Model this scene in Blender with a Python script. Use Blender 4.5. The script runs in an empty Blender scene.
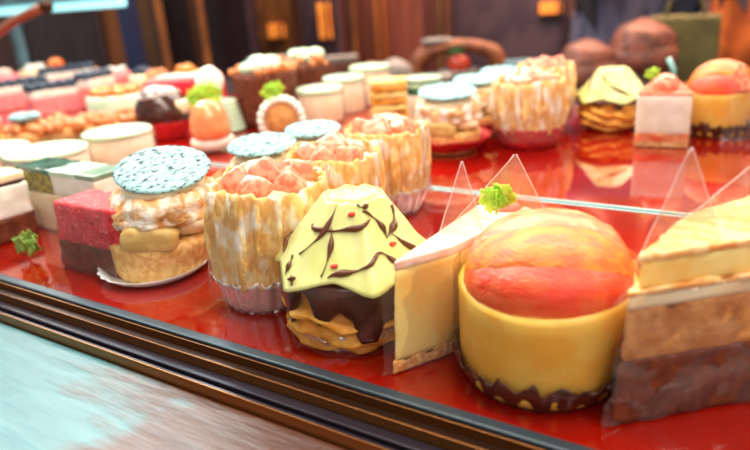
import bpy, math, random
from mathutils import Vector, Matrix, noise
PI=math.pi; U=.01
sc=bpy.context.scene; COL=sc.collection
# ---------------------------------------------------------------- camera
F=650.; CAM=Vector((0,0,15.))
_d1=Vector((-1075,159,-F)).normalized(); _d2=Vector((433,267.6,-F))
_X=-_d1; _Y=(_d2-_X*_d2.dot(_X)).normalized(); _Z=_X.cross(_Y)
RM=Matrix((_X,_Y,_Z))
cd=bpy.data.cameras.new('camera'); cam=bpy.data.objects.new('camera',cd); COL.objects.link(cam)
cam.matrix_world=Matrix.Translation(CAM*U)@RM.to_4x4()
cd.sensor_width=36; cd.lens=F/750*36; cd.clip_start=.01; cd.clip_end=50
cd.dof.use_dof=True; cd.dof.focus_distance=.31; cd.dof.aperture_fstop=7.0
sc.camera=cam
# ---------------------------------------------------------------- world, lights, exposure
w=bpy.data.worlds.new('world'); sc.world=w; w.use_nodes=True
bg=w.node_tree.nodes['Background']; bg.inputs[0].default_value=(1,.84,.72,1); bg.inputs[1].default_value=.42
def area(name,loc,target,sx,sy,power,col):
    l=bpy.data.lights.new(name,'AREA'); l.shape='RECTANGLE'; l.size=sx*U; l.size_y=sy*U; l.energy=power; l.color=col
    o=bpy.data.objects.new(name,l); COL.objects.link(o); o.location=Vector(loc)*U
    o.rotation_euler=(Vector(target)-Vector(loc)).to_track_quat('-Z','Y').to_euler(); return o
area('case_lamp_light',(-30,30,62),(-28,38,0),170,14,8.5,(1,.90,.74))
area('rear_case_lamp_light',(-45,82,55),(-40,62,0),200,14,7,(1,.90,.76))
area('front_fill_light',(60,-90,110),(-20,25,0),130,110,5.5,(1,.88,.76))  # added soft fill from behind the camera, source unseen
area('cool_daylight_fill',(-170,75,140),(-35,15,0),120,70,17,(.62,.88,1))  # unseen cool daylight, added high at left for the counter
area('background_fill_light',(-60,230,160),(-60,300,-20),300,60,150,(1,.66,.46))  # added warm lamp that lifts the dark background
sc.view_settings.view_transform='Standard'; sc.view_settings.look='None'; sc.view_settings.gamma=1
sc.view_settings.use_curve_mapping=False; sc.view_settings.exposure=0.33
# ---------------------------------------------------------------- helpers
def lin(c): return tuple(((v/255)/12.92 if v/255<=.04045 else ((v/255+.055)/1.055)**2.4) for v in c)+(1,)
def at(x,y,z=0.):
    d=RM@Vector((x-375,225-y,-F)); t=(z-CAM.z)/d.z; return CAM+d*t
def aty(x,y,Y):
    d=RM@Vector((x-375,225-y,-F)); return CAM+d*((Y-CAM.y)/d.y)
MATS={}
def mat(name,c,c2=None,sc_=150,rough=.5,bump=0,bsc=None,sss=0,spec=.5,coat=0,metal=0,thr=(.42,.58),c3=None,sc3=60,thr3=(.5,.6),trans=0,stretch=None,emit=0):
    if name in MATS: return MATS[name]
    m=bpy.data.materials.new(name); m.use_nodes=True; n=m.node_tree.nodes; L=m.node_tree.links
    b=n['Principled BSDF']; tc=n.new('ShaderNodeTexCoord'); vec=tc.outputs['Object']
    if stretch:
        mp=n.new('ShaderNodeMapping'); mp.inputs['Scale'].default_value=stretch; L.new(vec,mp.inputs[0]); vec=mp.outputs[0]
    b.inputs['Roughness'].default_value=rough; b.inputs['Specular IOR Level'].default_value=spec
    b.inputs['Metallic'].default_value=metal; b.inputs['Coat Weight'].default_value=coat; b.inputs['Coat Roughness'].default_value=.03 if name=='red_lacquer' else .08
    b.inputs['Transmission Weight'].default_value=trans
    if sss: 
        b.inputs['Subsurface Weight'].default_value=sss; b.inputs['Subsurface Radius'].default_value=(1,.5,.25); b.inputs['Subsurface Scale'].default_value=.009
    def nz(s,det=4):
        t=n.new('ShaderNodeTexNoise'); t.inputs['Scale'].default_value=s; t.inputs['Detail'].default_value=det; L.new(vec,t.inputs['Vector']); return t
    def mixc(a,bcol,s,th):
        t=nz(s); r=n.new('ShaderNodeMapRange'); r.inputs[1].default_value=th[0]; r.inputs[2].default_value=th[1]; L.new(t.outputs[0],r.inputs[0])
        mx=n.new('ShaderNodeMix'); mx.data_type='RGBA'; L.new(r.outputs[0],mx.inputs[0])
        if isinstance(a,tuple): mx.inputs[6].default_value=a
        else: L.new(a,mx.inputs[6])
        mx.inputs[7].default_value=bcol; return mx.outputs[2]
    col=lin(c)
    if c2: col=mixc(col,lin(c2),sc_,thr)
    if c3: col=mixc(col,lin(c3),sc3,thr3)
    if isinstance(col,tuple): b.inputs['Base Color'].default_value=col
    else: L.new(col,b.inputs['Base Color'])
    if emit:
        b.inputs['Emission Strength'].default_value=emit
        if isinstance(col,tuple): b.inputs['Emission Color'].default_value=col
        else: L.new(col,b.inputs['Emission Color'])
    if bump:
        t=nz(bsc or sc_,6); bp=n.new('ShaderNodeBump'); bp.inputs['Strength'].default_value=bump; bp.inputs['Distance'].default_value=.002
        L.new(t.outputs[0],bp.inputs['Height']); L.new(bp.outputs[0],b.inputs['Normal']); L.new(bp.outputs[0],b.inputs['Coat Normal'])
    MATS[name]=m; return m
def film_mat(name,tint=(1,1,1),base=.05,haze=.04,rough=.12,dif=(.95,.95,.95)):
    if name in MATS: return MATS[name]
    m=bpy.data.materials.new(name); m.use_nodes=True; n=m.node_tree.nodes; L=m.node_tree.links
    n.remove(n['Principled BSDF']); out=n['Material Output']
    tr=n.new('ShaderNodeBsdfTransparent'); tr.inputs[0].default_value=(*tint,1)
    gl=n.new('ShaderNodeBsdfGlossy'); gl.inputs['Roughness'].default_value=rough
    df=n.new('ShaderNodeBsdfDiffuse'); df.inputs[0].default_value=(*dif,1)
    lw=n.new('ShaderNodeLayerWeight'); lw.inputs[0].default_value=.25
    mr=n.new('ShaderNodeMapRange'); mr.inputs[3].default_value=base; mr.inputs[4].default_value=.55; L.new(lw.outputs['Fresnel'],mr.inputs[0])
    tc=n.new('ShaderNodeTexCoord'); t=n.new('ShaderNodeTexNoise'); t.inputs['Scale'].default_value=70; t.inputs['Distortion'].default_value=1.5; L.new(tc.outputs['Object'],t.inputs[0])
    bp=n.new('ShaderNodeBump'); bp.inputs['Strength'].default_value=.5; bp.inputs['Distance'].default_value=.004; L.new(t.outputs[0],bp.inputs['Height'])
    L.new(bp.outputs[0],gl.inputs['Normal'])
    m1=n.new('ShaderNodeMixShader'); L.new(mr.outputs[0],m1.inputs[0]); L.new(tr.outputs[0],m1.inputs[1]); L.new(gl.outputs[0],m1.inputs[2])
    m2=n.new('ShaderNodeMixShader'); m2.inputs[0].default_value=haze; L.new(m1.outputs[0],m2.inputs[1]); L.new(df.outputs[0],m2.inputs[2])
    L.new(m2.outputs[0],out.inputs[0]); MATS[name]=m; return m
def nf(x,y,z,s=1.,seed=0): return noise.noise(Vector((x*s+seed*7.3,y*s-seed*3.1,z*s+seed*1.7)))
def nfr(x,y,z,s=1.,seed=0): return nf(x,y,z,s,seed)+.5*nf(x,y,z,s*2.1,seed+1)+.25*nf(x,y,z,s*4.3,seed+2)
def mk(name,vs,fs,m,parent=None,smooth=True,thick=0,bev=0,sub=0):
    me=bpy.data.meshes.new(name); me.from_pydata([Vector(v)*U for v in vs],[],fs); me.validate(); me.update()
    if smooth: me.polygons.foreach_set('use_smooth',[True]*len(me.polygons))
    me.materials.append(m); o=bpy.data.objects.new(name,me); COL.objects.link(o)
    if parent: o.parent=parent
    if thick:
        s=o.modifiers.new('solid','SOLIDIFY'); s.thickness=thick*U; s.offset=0
    if bev:
        s=o.modifiers.new('bevel','BEVEL'); s.width=bev*U; s.segments=2; s.limit_method='ANGLE'
    if sub:
        s=o.modifiers.new('sub','SUBSURF'); s.levels=sub; s.render_levels=sub
    return o
class MB:
    def __init__(s): s.v=[]; s.f=[]; s.round=False
    def grid(s,nu,nv,fn,cu=False,cap0=False,cap1=False):
        s.round=True; b=len(s.v); NU=nu if cu else nu+1
        for j in range(nv+1):
            for i in range(NU): s.v.append(tuple(fn(i/nu,j/nv)))
        for j in range(nv):
            for i in range(nu):
                i2=(i+1)%NU; s.f.append((b+j*NU+i,b+j*NU+i2,b+(j+1)*NU+i2,b+(j+1)*NU+i))
        if cap0: s.f.append(tuple(b+i for i in range(NU))[::-1])
        if cap1: s.f.append(tuple(b+nv*NU+i for i in range(NU)))
        return s
    def lathe(s,prof,n=48,rf=None,zf=None,c=(0,0),wob=None):
        k=len(prof)-1
        def fn(u,v):
            r,z=prof[min(k,round(v*k))]; th=u*2*PI
            rr=r*(rf(th,z) if rf else 1); zz=z+(zf(th,r,z) if zf else 0)
            p=(c[0]+rr*math.cos(th),c[1]+rr*math.sin(th),zz)
            return wob(*p) if wob else p
        return s.grid(n,k,fn,True,prof[0][0]>.01,prof[-1][0]>.01)
    def box(s,x0,x1,y0,y1,z0,z1):
        b=len(s.v); s.v+=[(x0,y0,z0),(x1,y0,z0),(x1,y1,z0),(x0,y1,z0),(x0,y0,z1),(x1,y0,z1),(x1,y1,z1),(x0,y1,z1)]
        s.f+=[tuple(b+i for i in q) for q in ((3,2,1,0),(4,5,6,7),(0,1,5,4),(1,2,6,5),(2,3,7,6),(3,0,4,7))]; return s
    def blob(s,c,r,amp=.1,sc=1.,seed=0,n=20,rot=None,sq=1.):
        R=rot or Matrix.Identity(3)
        def fn(u,v):
            th=u*2*PI; ph=v*PI; d=Vector((math.sin(ph)*math.cos(th),math.sin(ph)*math.sin(th),-math.cos(ph)))
            if sq!=1.: d=Vector([math.copysign(abs(q)**sq,q) for q in d])
            k=1+amp*nfr(d.x,d.y,d.z,sc,seed); return Vector(c)+R@Vector((d.x*r[0]*k,d.y*r[1]*k,d.z*r[2]*k))
        return s.grid(n,max(6,n//2),fn,True)
    def tube(s,pts,r,n=8,taper=False):
        pts=[Vector(p) for p in pts]; N=len(pts)-1
        def fn(u,v):
            i=min(N,round(v*N)); a=pts[max(0,i-1)]; b=pts[min(N,i+1)]; t=(b-a).normalized()
            up=Vector((0,0,1)) if abs(t.z)<.9 else Vector((1,0,0)); e=t.cross(up).normalized(); g=e.cross(t)
            rr=r(v) if callable(r) else r
            return pts[i]+rr*(e*math.cos(u*2*PI)+g*math.sin(u*2*PI))
        return s.grid(n,N,fn,True,True,True)
    def column(s,poly,z0,z1,nz=8,amp=.05,sc=1.5,seed=0,zf=None,round_=.25,caps=5,topamp=None,lean=(0,0)):
        # closed prism over a convex outline: resampled, rounded, gently uneven, with ringed caps
        P=[Vector((p[0],p[1],0)) for p in poly]; n=len(P); pts=[]
        cen=sum(P,Vector())/n
        for i in range(n):
            a,b,c=P[i-1],P[i],P[(i+1)%n]
            e1=(a-b).normalized()*round_; e2=(c-b).normalized()*round_
            for t in (0,.33,.67,1): pts.append((b+e1)*(1-t)**2+b*2*t*(1-t)+(b+e2)*t*t)
            A=b+e2; B=c+(b-c).normalized()*round_; m=max(2,int((B-A).length/.35))
            for k in range(1,m): pts.append(A.lerp(B,k/m))
        N=len(pts); rings=[]; cx=.12
        ta=amp if topamp is None else topamp
        for k in range(caps): rings.append((k/caps*.97+.0001,z0,0))
        rings.append((.985,z0,0)); 
        for k in range(nz+1): rings.append((1,z0+(z1-z0)*(cx/2+(1-cx)*k/nz) ,1))
        rings.append((.985,z1,2))
        for k in range(caps-1,-1,-1): rings.append((k/caps*.97+.0001,z1,2))
        M=len(rings)-1
        def fn(u,v):
            i=min(N-1,round(u*N)%N); j=round(v*M); sc_,z,t=rings[j]; p=cen+(pts[i]-cen)*sc_
            d=(pts[i]-cen).normalized(); w=nfr(p.x,p.y,z,sc,seed)
            if t==1: p=p+d*amp*w
            zz=z
            if t==2: zz=z+ta*w
            if zf: zz=z0+(zz-z0)*zf(p.x,p.y) if t else zz
            h=(zz-z0); return (p.x+lean[0]*zz,p.y+lean[1]*zz,zz)
        return s.grid(N,M,fn,True)
    def done(s,name,m,parent=None,**k):
        k.setdefault('smooth',s.round); return mk(name,s.v,s.f,m,parent,**k)
def root(name,label,cat,x,y,z=0,rz=0,group=None):
    o=bpy.data.objects.new(name,None); o.empty_display_size=.01; COL.objects.link(o); o.location=Vector((x,y,z))*U; o.rotation_euler=(0,0,rz)
    o['label']=label; o['category']=cat
    if group:o['group']=group
    return o
def tag(o,label,cat,group=None):
    o['label']=label;o['category']=cat
    if group:o['group']=group
    return o
def struct(o): o['kind']='structure'; return o
def face(x,y): return math.atan2(-x,y)   # local -Y looks at the camera
def loc(o_xy,rz,p):                       # world point -> local xy of a root
    dx,dy=p[0]-o_xy[0],p[1]-o_xy[1]; c,s=math.cos(-rz),math.sin(-rz); return (dx*c-dy*s,dx*s+dy*c)
def settle(r,k,ky=0):
    # soft cakes sag a little to one side
    for o in [c for c in r.children_recursive if c.type=='MESH']:
        z0=o.location.z; o.location.x+=k*z0
        for v in o.data.vertices: v.co.x+=k*v.co.z; v.co.y+=ky*v.co.z
    return r
def circ(r,n=24,cx=0,cy=0): return [(cx+r*math.cos(2*PI*i/n),cy+r*math.sin(2*PI*i/n)) for i in range(n)]
# ---------------------------------------------------------------- materials
def mats():
    mat('sponge',(222,168,98),(198,138,70),350,.8,.5,500)
    mat('tart',(240,200,134),(222,168,98),300,.75,.6,420)
    mat('puff',(236,190,130),(210,146,84),160,.75,.9,300,c3=(250,244,234),sc3=110,thr3=(.42,.58))
    mat('cream',(250,232,198),(244,220,180),80,.45,.1,150,sss=.3)
    mat('white_cream',(248,246,238),(240,234,222),80,.4,.1,150,sss=.2)
    mat('banana',(214,184,118),(196,160,92),120,.4,.15,300,sss=.2)
    mat('sugar',(162,210,216),(70,60,60),520,.95,.6,400,thr=(.52,.60),stretch=(.45,1,1),spec=.1)
    mat('sleeve',(250,216,146),(234,176,92),220,.65,.9,330,c3=(252,246,236),sc3=140,thr3=(.50,.66),stretch=(1,1,.5))
    mat('peach',(250,176,146),(244,126,98),220,.25,.2,200,sss=.35,coat=.25)
    mat('foil',(238,232,232),None,rough=.25,metal=.7,bump=.5,bsc=180)
    mat('red_cup',(214,30,36),(190,18,28),60,.4,.1,100)
    mat('brown_cup',(92,40,22),(64,24,14),60,.32,.3,200,coat=.3)
    mat('white_paper',(236,242,242),(225,232,235),60,.7)
    mat('shell',(228,230,158),(216,222,138),50,.3,.08,80,sss=.15,coat=.25)
    mat('choc',(66,28,18),(52,20,12),60,.2,.15,120,coat=.4)
    mat('ganache',(84,44,32),(66,34,26),60,.18,.15,120,coat=.5)
    mat('drizzle',(98,52,26),None,rough=.3)
    mat('crepe',(240,180,76),(214,142,42),90,.5,.5,150,sss=.15,stretch=(1,1,2.5))
    mat('cheese',(254,226,150),(252,206,116),45,.4,.08,400,sss=.35)
    mat('crumb',(214,150,84),(240,196,140),260,.85,1,260)
    mat('pinkglaze',(250,205,190),(252,238,226),60,.25,.05,80,coat=.4)
    mat('mousse',(253,208,98),(250,190,72),55,.4,.1,350,sss=.35)
    mat('grape_red',(248,72,34),(252,104,54),70,.2,.45,420,sss=.6,coat=.6,stretch=(1,3,3))
    mat('grape_orange',(255,150,34),(250,112,36),70,.2,.45,420,sss=.6,coat=.6,stretch=(1,3,3))
    mat('grape_pink',(252,118,72),(255,170,112),80,.14,.4,260,sss=.6,coat=.6,stretch=(1,3,3))
    mat('jelly',(255,158,104),(255,140,90),60,.12,.1,80,sss=.3,coat=.6)
    mat('leaf',(178,226,66),(132,204,44),120,.45,.3,200,sss=.2)
    mat('dleaf',(110,150,54),(150,180,80),160,.5,.3,200)
    mat('wedge_top',(232,160,82),(250,212,150),110,.35,.6,160,coat=.3,stretch=(.5,2,1))
    mat('coffee',(218,160,96),(196,132,70),120,.7,.5,260)
    mat('brown_sponge',(120,56,28),(92,38,18),150,.6,.5,300)
    mat('redmousse',(232,62,72),(206,38,50),260,.55,.6,380,sss=.2,c3=(250,140,140),sc3=380,thr3=(.6,.68))
    mat('green_glaze',(46,112,92),(24,78,62),90,.14,.2,120,coat=.7)
    mat('mint',(196,232,208),(180,222,196),60,.3,.05,80,coat=.3)
    mat('greygreen',(134,164,142),(110,146,124),60,.3,.05,80,coat=.3)
    mat('green_sponge',(176,160,52),(92,92,30),300,.8,.5,300)
    mat('mint_white',(208,232,206),(196,224,196),40,.35,.05,80,sss=.2)
    mat('panna',(246,226,204),(240,212,184),50,.4,.05,80,sss=.3)
    mat('nut',(222,140,72),(190,100,44),160,.4,.4,250,coat=.3)
    mat('pinkmousse',(244,150,150),(240,128,136),60,.4,.05,80,sss=.3)
    mat('hotpink',(228,36,70),(214,22,52),60,.25,.05,80,coat=.5)
    mat('blueberry',(34,58,84),(20,36,60),200,.4,.1,300)
    mat('powder_choc',(74,38,34),(54,26,24),80,.6,.5,200,c3=(220,214,214),sc3=160,thr3=(.42,.52))
    mat('strawberry',(240,84,64),(228,54,44),120,.25,.5,300,sss=.2,coat=.4)
    film_mat('film_rim',base=.2,haze=.35); film_mat('film_peak',tint=(1,.90,.82),base=.10,haze=.2,dif=(1,.62,.48)); film_mat('film',base=.03,haze=.03); film_mat('film_hazy',base=.05,haze=.07); film_mat('film_clear',base=.015,haze=.008)
mats(); M=MATS
# ---------------------------------------------------------------- setting
# display shelf, rails, counter, room
mat('red_lacquer',(150,20,7),(130,15,6),12,.05,0,spec=.7,coat=.5)
mat('bluegrey_metal',(66,80,90),(50,62,72),8,.35,.1,60,metal=.4,stretch=(.1,4,4))
mat('bronze',(62,36,20),(38,22,16),6,.3,.1,50,metal=.6,stretch=(.1,4,4))
mat('brass',(170,112,60),(120,76,42),10,.3,metal=.8,stretch=(.1,4,4))
mat('black_metal',(30,26,30),(22,20,24),8,.3,metal=.3)
mat('navy_metal',(58,50,62),(40,34,46),6,.25,metal=.4,stretch=(.1,4,4))
XL,XR=-235,42
struct(MB().box(XL,XR,18.6,43.06,-1.5,0).done('floor_display_shelf',M['red_lacquer']))
struct(MB().box(XL,XR,43.83,80,-1.5,0).done('floor_mirrored_shelf',M['red_lacquer']))  # mirror reflection of the shelf, built as a solid floor
mat('edge_white',(196,222,222),None,rough=.5,spec=.1); mat('edge_teal',(16,84,96),(30,110,118),10,.5,spec=.1,stretch=(.1,1,1))
GY=43.45
r=root('glass_edge_strip','long white and teal edge strip crossing the red shelf behind the front cakes','trim',-96,43.45)
MB().box(XL+96,XR+96,-.38,-.24,-1.5,.05).done('front_edge',M['edge_white'],r); MB().box(XL+96,XR+96,-.24,.18,-1.5,.03).done('teal_core',M['edge_teal'],r); MB().box(XL+96,XR+96,.18,.36,-1.5,.07).done('rear_edge',M['edge_white'],r)
r=root('front_rail','stepped dark metal rail with brass lines along the shelf front','rail',-96,18)
y=.6
for nm,wd,zt,mt in (('blue_grey_strip',.95,.05,'bluegrey_metal'),('black_groove',.28,-.25,'black_metal'),('brass_line',.14,.0,'brass'),('bronze_band',1.15,-.35,'bronze'),('brass_line',.14,-.1,'brass'),('navy_band',.95,-.55,'navy_metal'),('black_groove',.3,-.9,'black_metal'),('navy_band',.45,-.6,'navy_metal'),('brass_line',.1,-.5,'brass')):
    wd*=.60
    MB().box(XL+96,XR+96,y-wd,y,-3,zt).done(nm,M[mt],r,bev=min(.08,wd/4)); y-=wd
YR=18+y
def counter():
    m=bpy.data.materials.new('worn_sheen_counter'); m.use_nodes=True; n=m.node_tree.nodes; L=m.node_tree.links; b=n['Principled BSDF']
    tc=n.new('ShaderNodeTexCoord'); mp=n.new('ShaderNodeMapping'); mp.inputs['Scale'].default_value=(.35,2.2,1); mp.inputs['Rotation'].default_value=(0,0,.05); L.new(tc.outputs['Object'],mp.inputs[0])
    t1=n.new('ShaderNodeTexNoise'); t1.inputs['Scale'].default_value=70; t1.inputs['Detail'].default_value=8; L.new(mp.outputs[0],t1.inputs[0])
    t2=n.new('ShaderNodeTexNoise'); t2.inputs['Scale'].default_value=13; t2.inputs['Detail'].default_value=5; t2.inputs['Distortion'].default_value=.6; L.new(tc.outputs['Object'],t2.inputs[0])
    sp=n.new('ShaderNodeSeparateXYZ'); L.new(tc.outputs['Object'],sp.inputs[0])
    # worn brown wood (right) gives way to window sheen put into the colour (left)
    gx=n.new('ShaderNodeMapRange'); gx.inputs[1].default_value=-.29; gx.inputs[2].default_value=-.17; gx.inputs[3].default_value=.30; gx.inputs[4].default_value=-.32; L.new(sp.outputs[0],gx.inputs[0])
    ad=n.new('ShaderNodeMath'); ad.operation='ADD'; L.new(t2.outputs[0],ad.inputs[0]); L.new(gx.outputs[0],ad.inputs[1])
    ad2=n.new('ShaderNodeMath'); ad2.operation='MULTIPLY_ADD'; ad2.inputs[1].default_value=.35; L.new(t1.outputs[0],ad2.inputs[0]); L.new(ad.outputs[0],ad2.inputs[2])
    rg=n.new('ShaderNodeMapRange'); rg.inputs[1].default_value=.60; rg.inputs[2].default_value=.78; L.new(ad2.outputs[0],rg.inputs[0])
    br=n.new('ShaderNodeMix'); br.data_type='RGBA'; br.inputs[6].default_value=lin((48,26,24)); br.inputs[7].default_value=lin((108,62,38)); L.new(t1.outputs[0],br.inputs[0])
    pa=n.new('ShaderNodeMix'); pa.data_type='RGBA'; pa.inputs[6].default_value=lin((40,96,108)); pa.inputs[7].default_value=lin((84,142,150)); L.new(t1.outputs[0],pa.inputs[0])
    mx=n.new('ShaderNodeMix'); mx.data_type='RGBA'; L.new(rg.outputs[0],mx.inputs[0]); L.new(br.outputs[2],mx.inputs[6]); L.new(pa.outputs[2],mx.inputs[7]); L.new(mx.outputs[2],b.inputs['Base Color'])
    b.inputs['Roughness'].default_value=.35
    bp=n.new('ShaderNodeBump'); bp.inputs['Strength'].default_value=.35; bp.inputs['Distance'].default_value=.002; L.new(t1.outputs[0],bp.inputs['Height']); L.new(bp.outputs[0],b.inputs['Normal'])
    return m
tag(MB().box(XL,XR,-14,YR-.02,-5,-1.0).done('counter_ledge',counter(),bev=.2),'worn brown wooden ledge with pale blue sheen put into its colour before the rails','counter')
mat('case_wood',(66,36,32),(50,28,30),8,.5,.2,40)
tag(MB().box(XL,XR,-13,79,-88,-5.02).done('display_case_base',M['case_wood']),'dark wooden base cabinet under the red display shelf','cabinet')
# room
mat('dark_floor',(52,34,32),(40,28,30),4,.5); mat('wallwood',(92,52,44),(70,40,42),5,.6,.2,30,stretch=(3,3,.3)); mat('ceil',(120,110,100))
struct(MB().box(-800,500,-260,430,-92,-88.05).done('floor',M['dark_floor']))
struct(MB().box(-800,500,420,430,-88,170).done('wall_back',M['wallwood']))
# ---------------------------------------------------------------- builders of pastries
def sprig(parent,p,s=1.,seed=0,m='leaf',n=3):
    rnd=random.Random(seed); mb=MB()
    for k in range(n):
        a=rnd.uniform(-.6,.6)+(k-(n-1)/2)*1.1; c=Vector(p)+Vector((.5*s*math.sin(a)*(.6),rnd.uniform(-.15,.15)*s,.35*s*k/n+.15*s))
        def fn(u,v,a=a,c=c,k=k):
            th=u*2*PI; R=s*.62*v*(.62+.38*abs(math.cos(2.5*th))+.1*math.cos(15*th))
            x=R*math.cos(th+a); z=R*math.sin(th+a); return (c.x+x,c.y-.12*s*math.cos(2*th)*v+.05*k,c.z+z*.9)
        mb.grid(40,4,fn,True)
    o=mb.done('leaf_sprig',M[m],parent,thick=.04)
    MB().tube([(p[0],p[1],p[2]-.5*s),(p[0]+.05*s,p[1],p[2]),(p[0],p[1],p[2]+.5*s)],.05*s,6).done('stem',M[m],o)
    return o
def ruffle_cup(parent,name,r0,r1,h,m,n=28,amp=.07,seed=0,jag=.12,film=0):
    def fn(u,v):
        th=u*2*PI; r=r0+(r1-r0)*v+amp*math.sin(n*th)*(.3+.7*v)+.05*nf(math.cos(th)*3,math.sin(th)*3,v*2,1.5,seed)
        z=.03+h*v+(jag*nf(math.cos(th)*6,math.sin(th)*6,0,1.6,seed)*2 if v>.99 else 0); return (r*math.cos(th),r*math.sin(th),z)
    mb=MB().grid(n*8,6,fn,True)
    mb.grid(n*8,1,lambda u,v:((r0*v+.001)*math.cos(u*2*PI),(r0*v+.001)*math.sin(u*2*PI),.03),True)
    return mb.done(name,m,parent,thick=.03)
def film_tube(parent,r,z0,z1,seed=0,amp=.12,peaks=0,m='film'):
    def fn(u,v):
        th=u*2*PI; rr=r*(1+.02*v)+amp*nfr(math.cos(th)*2,math.sin(th)*2,v*1.5,1.2,seed)*.5
        z=z0+(z1+peaks*max(0,nf(math.cos(th)*1.2,math.sin(th)*1.2,0,1.5,seed))-z0)*v; return (rr*math.cos(th),rr*math.sin(th),z)
    return MB().grid(64,10,fn,True).done('plastic_wrap',M[m],parent)
def puff_sandwich(x,y,label,w=6.2,h=6.2,seed=0,cup=None,tilt=(.16,.06),group=None,detail=True):
    r=root('cream_puff_sandwich',label,'pastry',x,y,0,face(x,y),group); k=w/6.2; q=h/6.0
    if cup=='red': ruffle_cup(r,'paper_cup',2.3*k,3.9*k,1.5,M['red_cup'],26,.16,seed,.1)
    else:
        MB().grid(96,6,lambda u,v:((3.15*k*v+(.14*abs(math.sin(12*u*2*PI)) if v>.9 else 0))*math.cos(u*2*PI)-.45*k*v,(3.35*k*v)*math.sin(u*2*PI),.04+.55*max(0,v-.8)/.2*v),True).done('paper_doily',M['white_paper'],r,thick=.03)
    MB().lathe([(0.01,.1),(2.5*k,.1),(2.72*k,.5*q),(2.85*k,1.1*q),(2.95*k,1.6*q),(3.0*k,1.95*q),(2.8*k,2.1*q),(0.01,2.0*q)],96,lambda th,z:1+.018*math.sin(26*th)*(1 if z<.8 else .2)+.02*nfr(math.cos(th)*2,math.sin(th)*2,z,1,seed)).done('tart_base',M['tart'],r)
    MB().blob((.1,.2,2.65*q),(2.35*k,2.2*k,.85*q),.18,1.6,seed).done('custard_cream',M['cream'],r)
    if detail:
        R=Matrix.Rotation(-.25,3,'Z')@Matrix.Rotation(.12,3,'Y')
        MB().blob((-.85*k,-2.35*k,2.55*q),(1.6*k,.62*k,.62*q),.05,1.2,seed+3,24,R,sq=.5).done('banana_piece',M['banana'],r)
        MB().blob((1.6*k,-1.5*k,2.75*q),(1.15*k,.9*k,.6*q),.15,1.2,seed+5).done('whipped_cream',M['cream'],r)
    def wob(px_,py_,pz): 
        d=.32*nfr(px_,py_,pz,.9,seed+9); a=math.atan2(py_,px_); return (px_+d*math.cos(a)*1.2,py_+d*math.sin(a)*1.2,pz+.3*nfr(px_,py_,pz,1.1,seed+4))
    prof=[(0.01,2.9),(1.5,2.85),(2.4,2.8),(2.85,3.05),(3.0,3.3),(2.75,3.5),(2.95,3.75),(2.9,4.1),(2.65,4.45),(2.4,4.55),(1.2,4.6),(0.01,4.6)]
    MB().lathe([(a*k,b*q) for a,b in prof],80,wob=wob).done('choux_puff',M['puff'],r)
    MB().lathe([(a*k,b*q) for a,b in [(0.01,4.3),(2.1,4.3),(2.35,4.5),(2.3,4.75),(2.0,4.95),(0.01,5.0)]],60,lambda th,z:1+.05*nfr(math.cos(th)*2,math.sin(th)*2,z,1.2,seed)).done('cream_filling',M['cream'],r)
    o=MB().lathe([(a*k,b) for a,b in [(0.01,-.14),(2.5,-.14),(2.66,-.04),(2.66,.06),(2.52,.14),(1.8,.17),(.9,.19),(0.01,.2)]],72,lambda th,z:1+.02*nfr(math.cos(th)*3,math.sin(th)*3,0,1.5,seed)).done('sugared_biscuit',M['sugar'],r)
    o.location=Vector((0,0,5.5*q))*U; o.rotation_euler=(tilt[0],-tilt[1],.4)
    return r
def pastry_cup(x,y,label,w=6.,h=7.,seed=0,foil='foil',group=None,nf_=6):
    r=root('fruit_filo_pastry',label,'pastry',x,y,0,face(x,y),group); k=w/6.
    ruffle_cup(r,'foil_cup' if foil=='foil' else 'paper_cup',2.1*k,2.85*k,1.9,M[foil],22,.10,seed,.15)
    rnd=random.Random(seed); pl=[(rnd.uniform(6,34),rnd.uniform(0,6.28),rnd.uniform(.03,.075)) for _ in range(11)]
    def fn(u,v):
        th=u*2*PI; t=v
        f=sum(a*math.sin(round(n_)*th+p+.8*t) for n_,p,a in pl)
        rr=(2.62+.36*min(1,t*2.2)-.05*math.sin(t*PI)-.28*t**6)*k+f*(.5+.5*t)*.9+.14*nfr(math.cos(th)*2.2,math.sin(th)*2.2,t*1.2,1.5,seed)
        top=h-1.0+.30*nfr(math.cos(th)*1.8,math.sin(th)*1.8,0,1.2,seed+3)+.12*math.sin(3*th+seed)
        return (rr*math.cos(th),rr*math.sin(th),1.55+(top-1.55)*t+.14*math.sin(9*th)*(1-t))
    MB().grid(220,26,fn,True).done('filo_sleeve',M['sleeve'],r,thick=.12)
    MB().blob((0,0,h-2.1),(2.6*k,2.6*k,1.2),.1,1.2,seed).done('cream_filling',M['cream'],r)
    for i in range(nf_):
        a=i*2*PI/max(1,nf_-1)+.5; rr=1.35*k if i<nf_-1 else 0; s=rnd.uniform(.75,.98)*k
        R=Matrix.Rotation(rnd.uniform(0,3),3,'Z')@Matrix.Rotation(rnd.uniform(.2,.9),3,'X')@Matrix.Rotation(rnd.uniform(-.5,.5),3,'Y')
        MB().blob((rr*math.cos(a),rr*math.sin(a),h-1.15+(.35 if i==nf_-1 else 0)),(s,s*.85,s*.7),.06,1,seed+i,20,R,sq=.42).done('peach_piece',M['peach'],r)
    film_tube(r,2.98*k,.9,h-.9,seed,.25,.5)
    return r
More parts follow.
